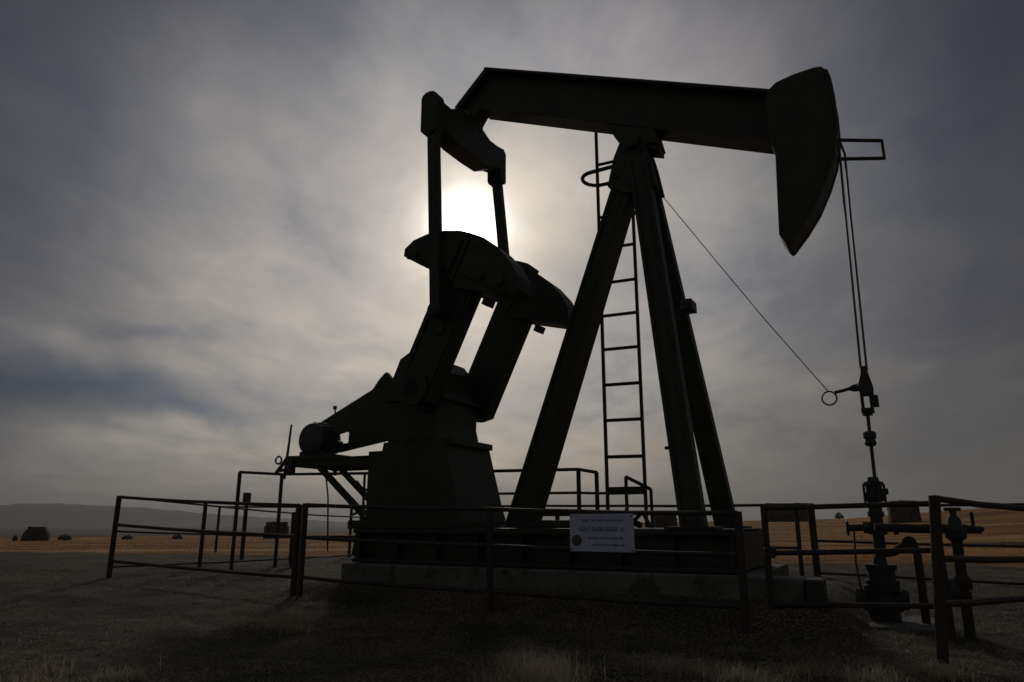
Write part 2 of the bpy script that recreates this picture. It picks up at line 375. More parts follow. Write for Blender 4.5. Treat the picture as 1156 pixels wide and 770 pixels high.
# cranks with their counterweights
SB, SZ = -5.5, 2.7
D = Vector((.43, .903)).normalized(); Q = Vector((D.y, -D.x))
def cr(u, v): p = Vector((SB, SZ)) + D * u + Q * v; return (p.x, p.y)
arc = [(.0, 2.16), (.2, 2.15), (.45, 2.085), (.7, 1.97), (.88, 1.83), (.965, 1.68), (.93, 1.58)]
for t0, t1, side in ((7.60, 7.84, -1), (9.10, 9.34, 1)):
    body = [cr(-.09, -.29), cr(1.9, -.29), cr(1.96, -.2), cr(1.96, .2), cr(1.9, .29), cr(-.09, .29), cr(-.16, .2), cr(-.16, -.2)]
    m = PB().prism(body, t0, t1)
    for u in (.85, 1.05, 1.25):                   # wrist-pin bosses
        x, z = cr(u, 0); m.lathe((x, t0 - .02 if side < 0 else t1, z), [(0, .10), (.02, .10)], (0, 1, 0), 18)
    x, z = cr(0, 0); m.lathe((x, t0 - .05 if side < 0 else t1, z), [(0, .24), (.05, .24)], (0, 1, 0), 24)
    for v in (-.24, .20):
        m.prism([cr(.1, v), cr(1.45, v), cr(1.45, v + .04), cr(.1, v + .04)], t0 - .02 if side < 0 else t1, t0 if side < 0 else t1 + .02)
    c = m.obj('crank', M['paint'], P, bevel=.012)
    for sg in (-1, 1):
        ub = 1.5 if sg < 0 else 1.40
        ex = .09 if side > 0 and sg < 0 else 0
        pts = [cr(ub, .015 * sg)] + [cr(u + ex, (v if v else .015) * sg) for v, u in arc]
        w0, w1 = (t0 - .10, t1 + .05) if side < 0 else (t0 - .05, t1 + .10)
        m = PB().prism(pts, w0, w1)
        pts2 = [cr(1.62, .10 * sg)] + [cr(u - .12, max(.10, v - .12) * sg) for v, u in arc[:-1]]
        if side < 0: m.prism(pts2, w0 - .035, w0)
        else: m.prism(pts2, w1, w1 + .035)
        for v_ in (.42, .72):
            x, z = cr(1.66, v_ * sg); y = w0 - .08 if side < 0 else w1 + .035
            m.lathe((x, y, z), [(0, .045), (.045, .045)], (0, 1, 0), 6)
        for v_, u_ in (((.5, 1.40),) if sg > 0 else ()):
            m.prism([cr(u_ - .05, (v_ - .06) * sg), cr(u_ + .05, (v_ - .06) * sg), cr(u_ + .05, (v_ + .06) * sg), cr(u_ - .05, (v_ + .06) * sg)], (t0 + t1) / 2 - .06, (t0 + t1) / 2 + .06)
        m.obj('counterweight', M['paint'], c, bevel=.03)
# pitmans
for tp, top, bot, zc, side in ((7.44, (-5.185, 6.25), cr(1.05, 0), (6.21, 6.85, -5.345, -5.085), -1), (9.55, (-5.36, 6.5), cr(1.05, 0), (6.45, 7.08, -5.49, -5.24), 1)):
    wid = .15
    m = PB()
    tb = tp - .02 if side < 0 else tp + .02
    bot = (bot[0] + (0.01 if side < 0 else -.02), bot[1])
    m.frus((bot[0], tb, bot[1] - .09), (top[0], tp, top[1]), wid, .12, wid, .12)
    p = m.obj('pitman', M['paint'], P, bevel=.012)
    PB().lathe((bot[0], tb - .10, bot[1]), [(0, .07), (.02, .10), (.18, .10), (.20, .07)], (0, 1, 0), 20).obj('wrist_pin_bearing', M['paint'], p, smooth=True)
    z0, z1, b0, b1 = zc; bm_ = (b0 + b1) / 2; hw = (b1 - b0) / 2
    pts = [(b0, z0 + .05), (b0 + .04, z0), (b1 - .04, z0), (b1, z0 + .05), (b1, z1 - .10)] + [(bm_ + hw * math.cos(R(a)), z1 - .10 + .10 * math.sin(R(a))) for a in (30, 60, 90, 120, 150)] + [(b0, z1 - .10)]
    m = PB()
    if side > 0:                                  # clevis with an opening under the pin
        m.prism([(b0, z0 + .20), (b1, z0 + .20)] + pts[4:], tp - .10, tp + .10)
        m.box(b0, b0 + .09, tp - .10, tp + .10, z0, z0 + .20); m.box(b1 - .08, b1, tp - .10, tp + .10, z0, z0 + .20); m.box(b0, b1, tp - .08, tp + .08, z0 - .02, z0 + .09)
    else: m.prism(pts, tp - .10, tp + .10)
    m.obj('pitman_clevis', M['paint'], p, bevel=.012)
# equalizer
prof = [(7.5, 6.35, 6.72), (7.72, 6.32, 6.74), (8.0, 6.30, 6.9), (8.5, 6.34, 6.98), (8.95, 6.40, 6.88), (9.25, 6.55, 6.92), (9.48, 6.62, 6.98)]
m = PB(); vs = []
for t, z0, z1 in prof:
    bc = -5.22 - .055 * (t - 7.5); vs += [(bc - .15, t, z0), (bc + .15, t, z0), (bc + .15, t, z1), (bc - .15, t, z1)]
fs = [(0, 1, 2, 3), tuple(range(len(vs) - 1, len(vs) - 5, -1))]
for i in range(len(prof) - 1):
    for k in range(4): fs.append((i * 4 + k, i * 4 + (k + 1) % 4, (i + 1) * 4 + (k + 1) % 4, (i + 1) * 4 + k))
m.add(vs, fs); e = m.obj('equalizer', M['paint'], P, bevel=.012)
PB().prism([(-5.42, 7.14), (-4.99, 7.08), (-5.08, 6.95), (-5.13, 6.84), (-5.45, 6.95)], 8.36, 8.64).obj('lug', M['paint'], e, bevel=.01)
PB().prism([(-5.50, 6.95), (-5.16, 6.82), (-5.13, 6.95), (-5.14, 7.06), (-5.42, 7.18), (-5.5, 7.1)], 8.30, 8.70).obj('equalizer_bearing', M['steel'], e, bevel=.02)
# walking beam: an I-section tilted head-down
SL = -.403
def zl(b, z26): return z26 + SL * (b - B0)
ZT, ZBm = 6.835, 6.115
xe = -.862
m = PB()
tb_ = [(-4.9, zl(-4.9, ZT)), (xe, zl(xe, ZT)), (xe, zl(xe, ZT) - .045), (-4.92, zl(-4.92, ZT) - .045)]
m.prism(tb_, 8.32, 8.68)
bb_ = [(-5.0, zl(-5.0, ZBm) + .045), (xe, zl(xe, ZBm) + .045), (xe, zl(xe, ZBm)), (-5.0, zl(-5.0, ZBm))]
m.prism(bb_, 8.32, 8.68)
m.prism([(-5.46, 7.24), (-5.43, 7.18), (-5.36, 7.22), (-4.9, zl(-4.9, ZT) - .02), (xe, zl(xe, ZT) - .02), (xe, zl(xe, ZBm) + .02), (-4.95, zl(-4.95, ZBm) + .02), (-5.14, zl(-5.14, ZBm) - .08), (-5.5, 7.14)], 8.46, 8.54)
m.prism([(-5.44, 7.215), (-5.38, 7.16), (-4.87, zl(-4.87, ZT) - .06), (-4.905, zl(-4.905, ZT) + .0)], 8.34, 8.66)
m.obj('walking_beam', M['paint'], P, bevel=.006)
# horse head
front = [(-.36, 6.215), (-.285, 6.20), (-.235, 6.14), (-.205, 6.0), (-.188, 5.75), (-.195, 5.38), (-.262, 5.06), (-.36, 4.8), (-.5, 4.52), (-.66, 4.29), (-.83, 4.09)]
back = [(-.87, 4.10), (-.93, 4.22), (-.885, 5.2), (-.93, 5.42), (-.935, 5.98), (-.90, 6.07), (-.80, 6.15), (-.6, 6.195)]
m = PB().prism(front + back, 8.27, 8.73)
pr = front[2:]
inner = [(b - .03, z - .01) for b, z in reversed(pr)]
m.prism([(b + .012, z) for b, z in pr] + inner, 8.25, 8.32); m.prism([(b + .012, z) for b, z in pr] + inner, 8.68, 8.75)
hh = m.obj('horse_head', M['paint'], P, bevel=.012)
m = PB()
m.tube([(-.22, 8.5, 5.335), (.235, 8.5, 5.205)], .022, 8).tube([(-.24, 8.5, 5.095), (.24, 8.5, 4.985)], .022, 8).tube([(.232, 8.5, 5.215), (.236, 8.5, 4.975)], .018, 8)
m.obj('hanger_bracket', M['steel'], hh, smooth=True)
# samson post: bearing, head plate, three legs
m = PB().prism([(-2.99, 6.24), (-2.86, 5.97), (-2.45, 5.80), (-2.28, 5.76), (-2.33, 5.99)], 8.33, 8.67)
m.prism([(-2.42, 5.86), (-2.29, 5.80), (-2.30, 5.68), (-2.44, 5.73)], 8.36, 8.64)
m.cyl((-2.62, 8.22, 5.86), (-2.62, 8.78, 5.86), .11, 20)
m.obj('saddle_bearing', M['paint'], P, bevel=.012)
m = PB().prism([(-2.80, 5.92), (-2.90, 5.70), (-3.0, 5.31), (-2.79, 5.17), (-2.64, 5.14), (-2.33, 5.15), (-2.40, 5.55), (-2.46, 5.80)], 8.32, 8.42)
m.prism([(-2.80, 5.92), (-2.90, 5.70), (-3.0, 5.31), (-2.79, 5.17), (-2.64, 5.14), (-2.33, 5.15), (-2.40, 5.55), (-2.46, 5.80)], 8.58, 8.68)
m.prism([(-2.78, 5.93), (-2.84, 5.70), (-2.44, 5.70), (-2.46, 5.82)], 8.42, 8.58)
for b, z in ((-2.86, 5.42), (-2.5, 5.36), (-2.74, 5.75), (-2.52, 5.7), (-2.70, 5.28)): m.lathe((b, 8.295, z), [(0, .03), (.025, .03)], (0, 1, 0), 6)
m.obj('post_head', M['paint'], P, bevel=.008)
def leg(p0, p1, w0, w1, d=.26):
    m = PB(); v = Vector(p1) - Vector(p0)
    m.frus(p0, p1, w0 * .35, d, w1 * .35, d)
    for s_ in (-1, 1):
        a = Vector(p0) + Vector((s_ * (w0 / 2 - .02), 0, 0)); c = Vector(p1) + Vector((s_ * (w1 / 2 - .02), 0, 0))
        m.frus(a, c, .042, d + .05, .042, d + .05)
    for s_ in (-1, 1):
        a = Vector(p0) + Vector((0, s_ * (d / 2 - .02), 0)); c = Vector(p1) + Vector((0, s_ * (d / 2 - .02), 0))
        m.frus(a, c, w0 - .05, .03, w1 - .05, .03)
    o = m.obj('leg', M['paint'], P)
    PB().box(p0[0] - .26, p0[0] + .26, p0[1] - .22, p0[1] + .22, .936, .96).obj('foot_plate', M['steel'], o, bevel=.004)
    return o
leg((-4.37, 8.5, .96), (-2.66, 8.5, 5.72), .36, .27)
l2 = leg((-1.985, 7.80, .96), (-2.57, 8.38, 5.6), .26, .25, .11)
l3 = leg((-1.955, 9.26, .96), (-2.57, 8.62, 5.6), .26, .24, .11)
PB().box(-2.02, -1.9, 7.95, 8.2, 3.38, 3.5).obj('lug', M['steel'], l2, bevel=.006)
PB().tube([(-2.12, 7.95, 1.80), (-2.31, 8.02, 1.815)], .02, 8).obj('peg', M['steel'], l2)
# motor, belt guard and their platform
m = PB().lathe((-7.63, 8.0, 2.19), [(0, .16), (.03, .235), (.08, .25), (.30, .25), (.34, .20), (.36, .10)], (0, 1, 0), 28)
for a in range(0, 360, 24):
    if 200 < a < 340: continue
    x, z = math.cos(R(a)), math.sin(R(a)); m.hexa([(-7.63 + x * .24 - z * .008, t, 2.19 + z * .24 + x * .008) if k == 0 else (-7.63 + x * .268 - z * .008, t, 2.19 + z * .268 + x * .008) if k == 1 else (-7.63 + x * .268 + z * .008, t, 2.19 + z * .268 - x * .008) if k == 2 else (-7.63 + x * .24 + z * .008, t, 2.19 + z * .24 - x * .008) for t in (8.10, 8.28) for k in range(4)])
m.box(-7.86, -7.40, 8.06, 8.30, 1.955, 2.02).cyl((-7.63, 8.3, 2.19), (-7.63, 8.7, 2.19), .04, 12)
mo = m.obj('motor', M['motor'], P, smooth=True)
out = [(-8.03, 2.55), (-7.035, 2.985), (-6.907, 3.14), (-6.79, 3.235), (-6.58, 3.01), (-6.45, 2.7), (-6.55, 2.3), (-6.74, 2.19), (-7.67, 2.055), (-8.0, 1.98), (-8.17, 2.12), (-8.17, 2.40)]
hole = [(-7.66, 2.18), (-7.70, 2.34), (-7.56, 2.37), (-7.45, 2.35), (-7.46, 2.19)]
m = PB().prism(out[:9] + [(-7.69, 2.06)] + [(-7.64, 2.18)] + hole[::-1][:-1] + [(-7.665, 2.20)] + [(-7.70, 2.055)] + out[9:], 8.66, 8.74)
bg_ = m.obj('belt_guard', M['paint'], P)
PB().tube([(-7.78, 8.70, 2.62), (-7.80, 8.70, 2.75)], .012, 8).lathe((-7.80, 8.70, 2.74), [(0, .03), (.05, .03)]).obj('knob', M['steel'], bg_)
m = PB()
for t0 in (7.95, 8.9):
    m.box(-7.98, -6.45, t0, t0 + .10, 1.79, 1.812).box(-7.98, -6.45, t0, t0 + .10, 1.88, 1.902).box(-7.98, -6.45, t0 + .03, t0 + .05, 1.812, 1.88)
for b in (-7.97, -7.5, -7.1): m.box(b, b + .08, 8.05, 8.9, 1.80, 1.90)
m.box(-7.98, -7.12, 7.94, 9.01, 1.904, 1.95)
mp0 = m.obj('motor_platform', M['paint'], P)
for t0, b1_ in ((8.0, -7.42), (8.92, -7.78)):
    PB().tube([(b1_, t0, 1.80), (b1_ + 1.0, t0, 1.80 - .80)], .05, 4).obj('brace', M['paint'], mp0)
PB().tube([(-7.9, 8.9, 1.85), (-7.9, 8.9, 1.72)], .03, 6).obj('peg', M['steel'], mp0)
m = PB().tube([(-8.02, 7.95, 1.62), (-7.995, 7.95, 1.9), (-7.955, 7.95, 2.42)], [.022, .02, .014], 8)
lv = m.obj('brake_lever', M['steel'], P, smooth=True)
m = PB().tube([(-8.16 + .06 * math.cos(R(a)), 7.95, 1.90 + .055 * math.sin(R(a))) for a in range(0, 360, 30)], .014, 6, closed=True)
m.tube([(-8.2, 7.95, 1.70), (-7.98, 7.95, 1.93)], .028, 8).tube([(-8.18, 7.95, 1.74), (-7.95, 7.95, 1.76)], .025, 8)
m.box(-8.0, -7.86, 7.92, 8.0, 1.70, 1.95)
m.obj('latch', M['steel'], lv, smooth=True)
# conduits beneath the platform
m = PB().tube([(-7.55, 8.3, 1.84), (-7.53, 8.3, 1.65), (-7.47, 8.3, 1.35), (-7.42, 8.3, .60)], .012, 6)
m.obj('power_cord', M['cable'], mp0, smooth=True)
m = PB().tube([(-7.3, 8.9, 1.72), (-7.3, 8.9, 1.2), (-7.42, 8.85, .52)], .02, 7).tube([(-7.3, 8.9, 1.3), (-7.2, 8.95, .52)], .018, 7).tube([(-7.45, 8.9, 1.62), (-7.32, 8.9, 1.50), (-7.1, 8.9, 1.46), (-6.95, 8.9, 1.38)], .02, 7)
m.tube([(-7.5, 8.9, 1.12), (-7.3, 8.9, 1.18), (-7.0, 8.9, 1.10), (-6.5, 8.9, 1.05)], .02, 7)
m.obj('conduit', M['steel'], mp0, smooth=True)
# ladder behind the post
m = PB()
m.box(-3.52, -3.485, 9.28, 9.33, .94, 6.84).box(-2.995, -2.96, 9.28, 9.33, .94, 5.7)
for z in (1.862, 2.356, 2.848, 3.352, 3.841, 4.328, 4.853, 5.348, 5.86, 6.2): m.tube([(-3.5, 9.305, z), (-2.98, 9.305, z - .01)], .024, 8)
m.box(-3.5, -2.98, 9.27, 9.34, 1.36, 1.46)
for z in (5.25,):
    m.tube([(-2.98, 9.3, z), (-2.6, 9.15 - (z - 1) * .12, z)], .018, 6)
la = m.obj('ladder', M['paint'], P)
pts = [(-3.05, 9.26, 5.84)] + [(-3.42 - .20 * math.sin(R(a)), 9.04 + .22 * math.cos(R(a)), 5.84) for a in range(0, 181, 18)] + [(-3.05, 8.80, 5.84), (-2.95, 8.66, 5.84)]
PB().tube(pts, .028, 8).obj('safety_hoop', M['paint'], la, smooth=True)
# deck gear between the legs
m = PB().prism([(-4.17, .936), (-4.15, .985), (-4.08, 1.03), (-3.5, 1.03), (-3.46, .99), (-3.46, .936)], 8.25, 8.95)
bx = m.obj('junction_box', M['paint'], P, bevel=.01)
PB().tube([(-4.3, 8.6, 1.10), (-3.9, 8.6, 1.10), (-3.2, 8.6, 1.10)], .022, 8).tube([(-3.92, 8.6, .95), (-3.92, 8.6, 1.17)], .03, 8).obj('pipe', M['steel'], bx, smooth=True)
m = PB()
m.tube([(-3.2, 9.0, 1.08), (-2.95, 9.0, .96)], .04, 8).tube([(-3.1, 8.9, .95), (-2.9, 8.9, 1.12), (-2.8, 8.9, .95)], .03, 8)
m.obj('pipe', M['steel'], bx, smooth=True)
# bridle and carrier
for dt_ in (-.11, .11):
    k_ = .022 if dt_ > 0 else -.022
    pts = [(-.21 + k_, 8.5 + dt_ * 1.3, 5.36), (-.18 + k_, 8.5 + dt_ * 1.2, 5.2), (-.20 + k_, 8.5 + dt_, 4.4), (-.23 + k_ * 1.2, 8.5 + dt_ * .6, 2.6)]
    PB().tube(pts, .013, 8).obj('bridle_cable', M['cable'], P, smooth=True)
m = PB().prism([(-.29, 2.32), (-.31, 2.40), (-.27, 2.52), (-.255, 2.62), (-.20, 2.62), (-.185, 2.52), (-.16, 2.40), (-.165, 2.32)], 8.40, 8.60)
cb = m.obj('carrier_bar', M['steel'], P, bevel=.008)
m = PB().tube([(-.26, 8.5, 2.415), (-.35, 8.5, 2.405), (-.40, 8.5, 2.40), (-.54, 8.5, 2.372)], [.045, .04, .018, .018], 8)
m.obj('sensor_arm', M['steel'], cb, smooth=True)
PB().tube([(-.60 + .075 * math.cos(R(a)), 8.5, 2.315 + .075 * math.sin(R(a))) for a in range(0, 360, 24)], .009, 6, closed=True).obj('cable_loop', M['cable'], cb, smooth=True)
m = PB()
m.box(-.295, -.265, 8.42, 8.58, 2.16, 2.33).box(-.21, -.18, 8.42, 8.58, 2.16, 2.33).box(-.30, -.175, 8.42, 8.58, 2.13, 2.175)
m.lathe((-.245, 8.5, 2.10), [(0, .05), (.05, .05)], (0, 0, 1), 10).box(-.185, -.125, 8.45, 8.55, 2.19, 2.31)
m.obj('rod_clamp', M['steel'], cb, bevel=.006)
m = PB().tube([(-.245, 8.5, 2.15), (-.25, 8.5, 1.42)], .018, 10); pr_ = m.obj('polished_rod', M['steel'], P, smooth=True)
m = PB().lathe((-.25, 8.5, 1.78), [(0, .045), (.03, .062), (.07, .05), (.085, .065), (.14, .065), (.155, .04)], (0, 0, 1), 12)
m.obj('rod_clamp', M['steel'], pr_, smooth=True)
m = PB().tube([(-2.3, 8.36, 5.06), (-1.74, 8.41, 4.155), (-1.18, 8.46, 3.26), (-.60, 8.5, 2.385)], .0055, 6)
m.obj('sensor_cable', M['cable'], P, smooth=True)

# ------------------------------------------------------------------ wellhead
wb = bt(-.28, 8.5, ground_z(*bt(-.28, 8.5).xy) - .02)
well = thing('wellhead', 'stacked steel wellhead valves standing under the rod of the pump', 'wellhead', wb, -PHI)
def zz(z): return z - wb.z
x0 = 0
m = MB().lathe((-.03, 0, zz(.02)), [(0, .21), (.04, .21), (.04, .15), (.13, .15), (.13, .18), (.18, .18), (.18, .145), (.32, .145), (.32, .17), (.37, .17), (.37, .13)], n=24)
m.tube([(-.27, 0, zz(.26)), (.21, 0, zz(.26))], .075, 14)
for s_ in (-1, 1): m.lathe((-.03 + s_ * .18, 0, zz(.26)), [(0, .10), (.05, .10)], (s_, 0, 0), 18)
m.obj('casing_head', M['steel'], well, smooth=True)
m = MB().lathe((-.015, 0, zz(.40)), [(0, .16), (.04, .16), (.04, .13), (.14, .13), (.14, .15), (.19, .15), (.19, .07), (.26, .06)], n=20)
m.obj('tubing_head', M['steel'], well, smooth=True)
m = MB().lathe((0, 0, zz(.66)), [(0, .058), (.22, .055), (.22, .085), (.26, .085), (.26, .06), (.40, .06), (.40, .08), (.45, .08), (.45, .065), (.55, .065)], n=18)
m.obj('pumping_tee', M['steel'], well, smooth=True)
m = MB().lathe((.01, 0, zz(1.21)), [(0, .085), (.05, .10), (.09, .10), (.09, .08), (.16, .08), (.16, .095), (.20, .095), (.20, .065), (.25, .05)], n=14)
for a in range(0, 360, 90): m.tube([(.01 + .10 * math.cos(R(a + 20)), .10 * math.sin(R(a + 20)), zz(1.2)), (.01 + .10 * math.cos(R(a + 20)), .10 * math.sin(R(a + 20)), zz(1.39))], .013, 6)
m.box(.08, .14, -.03, .03, zz(1.28), zz(1.34))
m.obj('stuffing_box', M['steel'], well, smooth=True)
m = MB().tube([(0, 0, zz(.955)), (-.28, 0, zz(.945))], .035, 10).lathe((-.13, 0, zz(.95)), [(0, .06), (.07, .06)], (1, 0, 0), 12)
v = m.obj('valve', M['steel'], well, smooth=True)
MB().tube([(-.28, .07 * math.cos(R(a)), zz(.945) + .07 * math.sin(R(a))) for a in range(0, 360, 30)], .012, 6, closed=True).obj('handwheel', M['steel'], v, smooth=True)
MB().tube([(-.22, -.03, zz(.93)), (-.235, -.06, zz(.6)), (-.21, -.05, zz(.3)), (-.15, -.04, zz(.2))], .011, 6).obj('gauge_line', M['cable'], well, smooth=True)
m = MB().tube([(0, 0, zz(.945)), (.36, .02, zz(.93)), (.9, .05, zz(.93))], .035, 10)
m.lathe((.14, 0, zz(.94)), [(0, .06), (.05, .06)], (1, 0, 0), 12)
m.obj('flow_line', M['rust'], well, smooth=True)
m = MB().tube([(.06, 0, zz(.70)), (.12, -.02, zz(.71)), (.19, -.05, zz(.76)), (.26, -.06, zz(.80)), (.30, -.07, zz(.80)), (.325, -.08, zz(.74)), (.33, -.08, zz(.0))], .04, 10)
m.lathe((.27, -.06, zz(.80)), [(-.05, .07), (.05, .07)], (0, 1, 0), 14)
m.obj('bypass_pipe', M['rust'], well, smooth=True)

# second riser right of the corner post
rb = Vector((3.96, 6.67, ground_z(3.96, 6.67) - .02))
rise = thing('valve_riser', 'upright rusty pipe topped by a valve, right of the near corner post', 'pipe riser', rb)
m = MB().tube([(0, 0, 0), (0, 0, .95)], .045, 12).lathe((0, 0, .42), [(0, .07), (.03, .075), (.09, .075), (.12, .05)], n=12).lathe((0, 0, .40), [(-.12, .055), (.0, .06)], n=12)
m.obj('pipe', M['rust'], rise, smooth=True)
m = MB().lathe((0, 0, .83), [(0, .05), (.03, .085), (.10, .09), (.14, .06), (.19, .055), (.22, .03), (.27, .03)], n=14).tube([(-.10, 0, .94), (.10, 0, .94)], .035, 10)
v = m.obj('valve', M['steel'], rise, smooth=True)
MB().tube([(-.07, 0, 1.105), (.07, 0, 1.105)], .016, 8).obj('handle', M['steel'], v, smooth=True)
m = MB().tube([(-.10, 0, .94), (-.36, .10, .945), (-.62, .2, .95)], .032, 10).tube([(.10, 0, .94), (.30, .1, .93)], .028, 10)
m.tube([(.205, .06, .90), (.205, .06, 1.08)], .016, 8)
m.obj('flow_line', M['rust'], rise, smooth=True)
m = MB().lathe((-.12, .10, .40), [(0, .05), (.05, .11), (.12, .11), (.16, .05)], (0, -1, 0), 14)
m.obj('check_valve', M['steel'], rise, smooth=True)

# ------------------------------------------------------------------ fences
def gz(x, y): return ground_z(x, y)
def fence(name, label, posts, fr, r_post=.034, r_rail=.023, cat='fence', group=None, sink=.05, over=(0, 0), mt=None, lean=(0, 0)):
    """posts: (x, y, z_top[, z_bottom]); fr: rail heights as a fraction of the post measured down from its top"""
    mt = mt or M['rust']; x, y = posts[0][:2]
    t = thing(name, label, cat, (x, y, gz(x, y)), 0, group); off = t.location
    ends = []
    for i_, p in enumerate(posts):
        lx, ly = lean if i_ == 0 else (0, 0)
        zb = p[3] if len(p) > 3 else gz(p[0], p[1]) - sink
        MB().tube([(p[0] + lx, p[1] + ly, zb), (p[0], p[1], p[2])], r_post, 12).obj('post', mt, t, smooth=True, off=off); ends.append((Vector((p[0], p[1], p[2])), Vector((p[0] + lx, p[1] + ly, gz(p[0], p[1]) if len(p) < 4 else zb))))
    for f in fr:
        pts = [a.lerp(b, f) for a, b in ends]
        d = (pts[-1] - pts[0]).normalized()
        if over[0]: pts[0] = pts[0] - d * over[0]
        if over[1]: pts[-1] = pts[-1] + d * over[1]
        q = []
        for a, b in zip(pts, pts[1:]):
            for k in range(5): w = a.lerp(b, k / 5); q.append(w + Vector((0, 0, -.012 * math.sin(math.pi * k / 5) + rng.uniform(-.004, .004))))
        q.append(pts[-1])
        MB().tube(q, r_rail, 8).obj('rail', mt, t, smooth=True, off=off)
    return t
def w3(b, t, z): p = bt(b, t); return (p.x, p.y, z)
A = w3(-6.66, 7.0, 1.235); E = w3(-1.37, 7.0, 1.10); Mid = w3(-3.99, 7.0, 1.16)
Lp = (-6.2, 11.65, 1.41)
fence('pipe_fence', 'rusty three-rail pipe fence in front of the pump, carrying the sign', [A, Mid, E], (.015, .37, .80), group='pipe fence panels', r_post=.036)
A2 = (A[0] - .10, A[1] + .07, A[2] - .01)
fence('pipe_fence', 'rusty pipe fence panel running left to the leaning leftmost corner post', [A2, Lp], (.015, .36, .80), r_post=.04, group='pipe fence panels')
# side fence going back from the left corner
d = Vector((math.sin(PHI), math.cos(PHI)))
def back(s, z): return (Lp[0] + d.x * s, Lp[1] + d.y * s, z)
fence('pipe_fence', 'thin pipe fence going back behind the left corner post', [back(1.65, 1.35), back(3.8, 1.20), back(6.4, 1.13)], (.02, .46, .9), r_post=.035, r_rail=.016, over=(1.62, 0), group='pipe fence panels')
P2 = (-8.05, 20.4, 1.45); P9 = (4.80, 11.9, 1.30); P10 = (8.2, 9.75, 1.29)
def mid(a, b, f): return tuple(a[i] + (b[i] - a[i]) * f for i in range(3))
fence('pipe_fence', 'distant rear pipe fence seen behind the pump, farthest from the camera', [P2, mid(P2, P9, .33), mid(P2, P9, .66), mid(P2, P9, .985)], (.02, .62), r_post=.035, r_rail=.024, group='pipe fence panels')
fence('pipe_fence', 'rear pipe fence behind the wellhead, with one stout post', [P9, P10], (.03, .52, .95), r_post=.055, r_rail=.020, group='pipe fence panels')
# free-standing gate panel in front of the wellhead
Gl = (2.37, 6.98, 1.145, .20); Gr = (3.73, 6.55, 1.17, .05)
g = thing('gate', 'narrow rusty pipe gate across the wellhead, left of the near corner post', 'gate', (Gr[0], Gr[1], gz(Gr[0], Gr[1]))); off = g.location
MB().tube([(Gl[0], Gl[1], .22), Gl[:3]], .03, 12).obj('post', M['rust'], g, smooth=True, off=off)
MB().tube([(Gr[0], Gr[1], gz(Gr[0], Gr[1]) - .05), Gr[:3]], .034, 12).obj('post', M['rust'], g, smooth=True, off=off)
for z0, z1 in ((1.13, 1.165), (.725, .765), (.275, .305)): MB().tube([(Gl[0], Gl[1], z0), (Gr[0], Gr[1], z1)], .024, 10).obj('rail', M['rust'], g, smooth=True, off=off)
MB().lathe((Gl[0] + .02, Gl[1] - .02, .68), [(0, .03), (.02, .055), (.09, .055), (.11, .03)], n=12).obj('latch', M['rust'], g, smooth=True, off=off)
# corner panel on the right
C0 = (3.25, 5.68, 1.20); C1 = (4.62, 6.52, 1.135); C2 = (5.9, 7.3, 1.08)
fence('pipe_fence', 'nearest rusty pipe fence panel at the right edge with its tall corner post', [C0, C1, C2], (.015, .385, .66), lean=(-.10, .02), r_post=.042, r_rail=.026, group='pipe fence panels')

# tall guard rail round the back of the pump
g0 = bt(-10.13, 9.0); g1 = bt(-10.05, 9.9); g2 = bt(-4.165, 9.9); g3_ = bt(-4.06, 10.35); gm = bt(-7.2, 9.9)
gr = thing('guard_rail', 'tall thin pipe guard rail round the rear of the pump, higher than the fences', 'guard rail', (g0.x, g0.y, gz(g0.x, g0.y))); off = gr.location
for p, zt in ((g0, 1.85), (g1, 1.86), (gm, 1.80), (g2, 1.755), (g3_, 1.735)):
    MB().tube([(p.x, p.y, gz(p.x, p.y) - .05), (p.x, p.y, zt)], .033, 10).obj('post', M['rust'], gr, smooth=True, off=off)
MB().tube([(g0.x, g0.y, 1.85), (g1.x, g1.y, 1.86), (gm.x, gm.y, 1.80), (g2.x, g2.y, 1.755), (g3_.x, g3_.y, 1.735)], .026, 8).obj('rail', M['rust'], gr, smooth=True, off=off)
a_ = bt(-6.6, 9.9); c_ = bt(-3.3, 10.35)
MB().tube([(a_.x, a_.y, 1.44), (g2.x, g2.y, 1.42), (g3_.x, g3_.y, 1.425), (c_.x, c_.y, 1.425)], .020, 8).obj('rail', M['rust'], gr, smooth=True, off=off)
# small handrail beside the ladder foot
s0 = bt(-3.235, 9.3); s1 = bt(-2.9, 9.3)
sr = thing('step_rail', 'short sloping handrail on two posts beside the foot of the ladder', 'handrail', (s0.x, s0.y, .5)); off = sr.location
MB().tube([(s0.x, s0.y, .93), (s0.x, s0.y, 1.59)], .024, 10).obj('post', M['rust'], sr, smooth=True, off=off)
MB().tube([(s1.x, s1.y, .93), (s1.x, s1.y, 1.42)], .022, 10).obj('post', M['rust'], sr, smooth=True, off=off)
MB().tube([(s0.x, s0.y, 1.59), (s1.x, s1.y, 1.42)], .024, 10).obj('rail', M['rust'], sr, smooth=True, off=off)

# marker post and stub post by the left fence
def posty(name, label, x, y, zt, r, box=None, m=None):
    t = thing(name, label, 'post', (x, y, gz(x, y))); off = t.location
    MB().tube([(x, y, gz(x, y) - .05), (x, y, zt)], r, 10).obj('pole', m or M['rust'], t, smooth=True, off=off)
    if box: MB().box(x - box[0], x + box[0], y - .06, y + .06, zt - box[1], zt).obj('meter_box', M['motor'], t, bevel=.015, off=off)
posty('marker_post', 'slim marker post with a small dark box on top, left of the pump', -5.85, 16.3, 1.64, .045, (.075, .26))
posty('stub_post', 'short thick bare steel post beside the left end of the near fence', -3.95, 13.6, 1.19, .065)
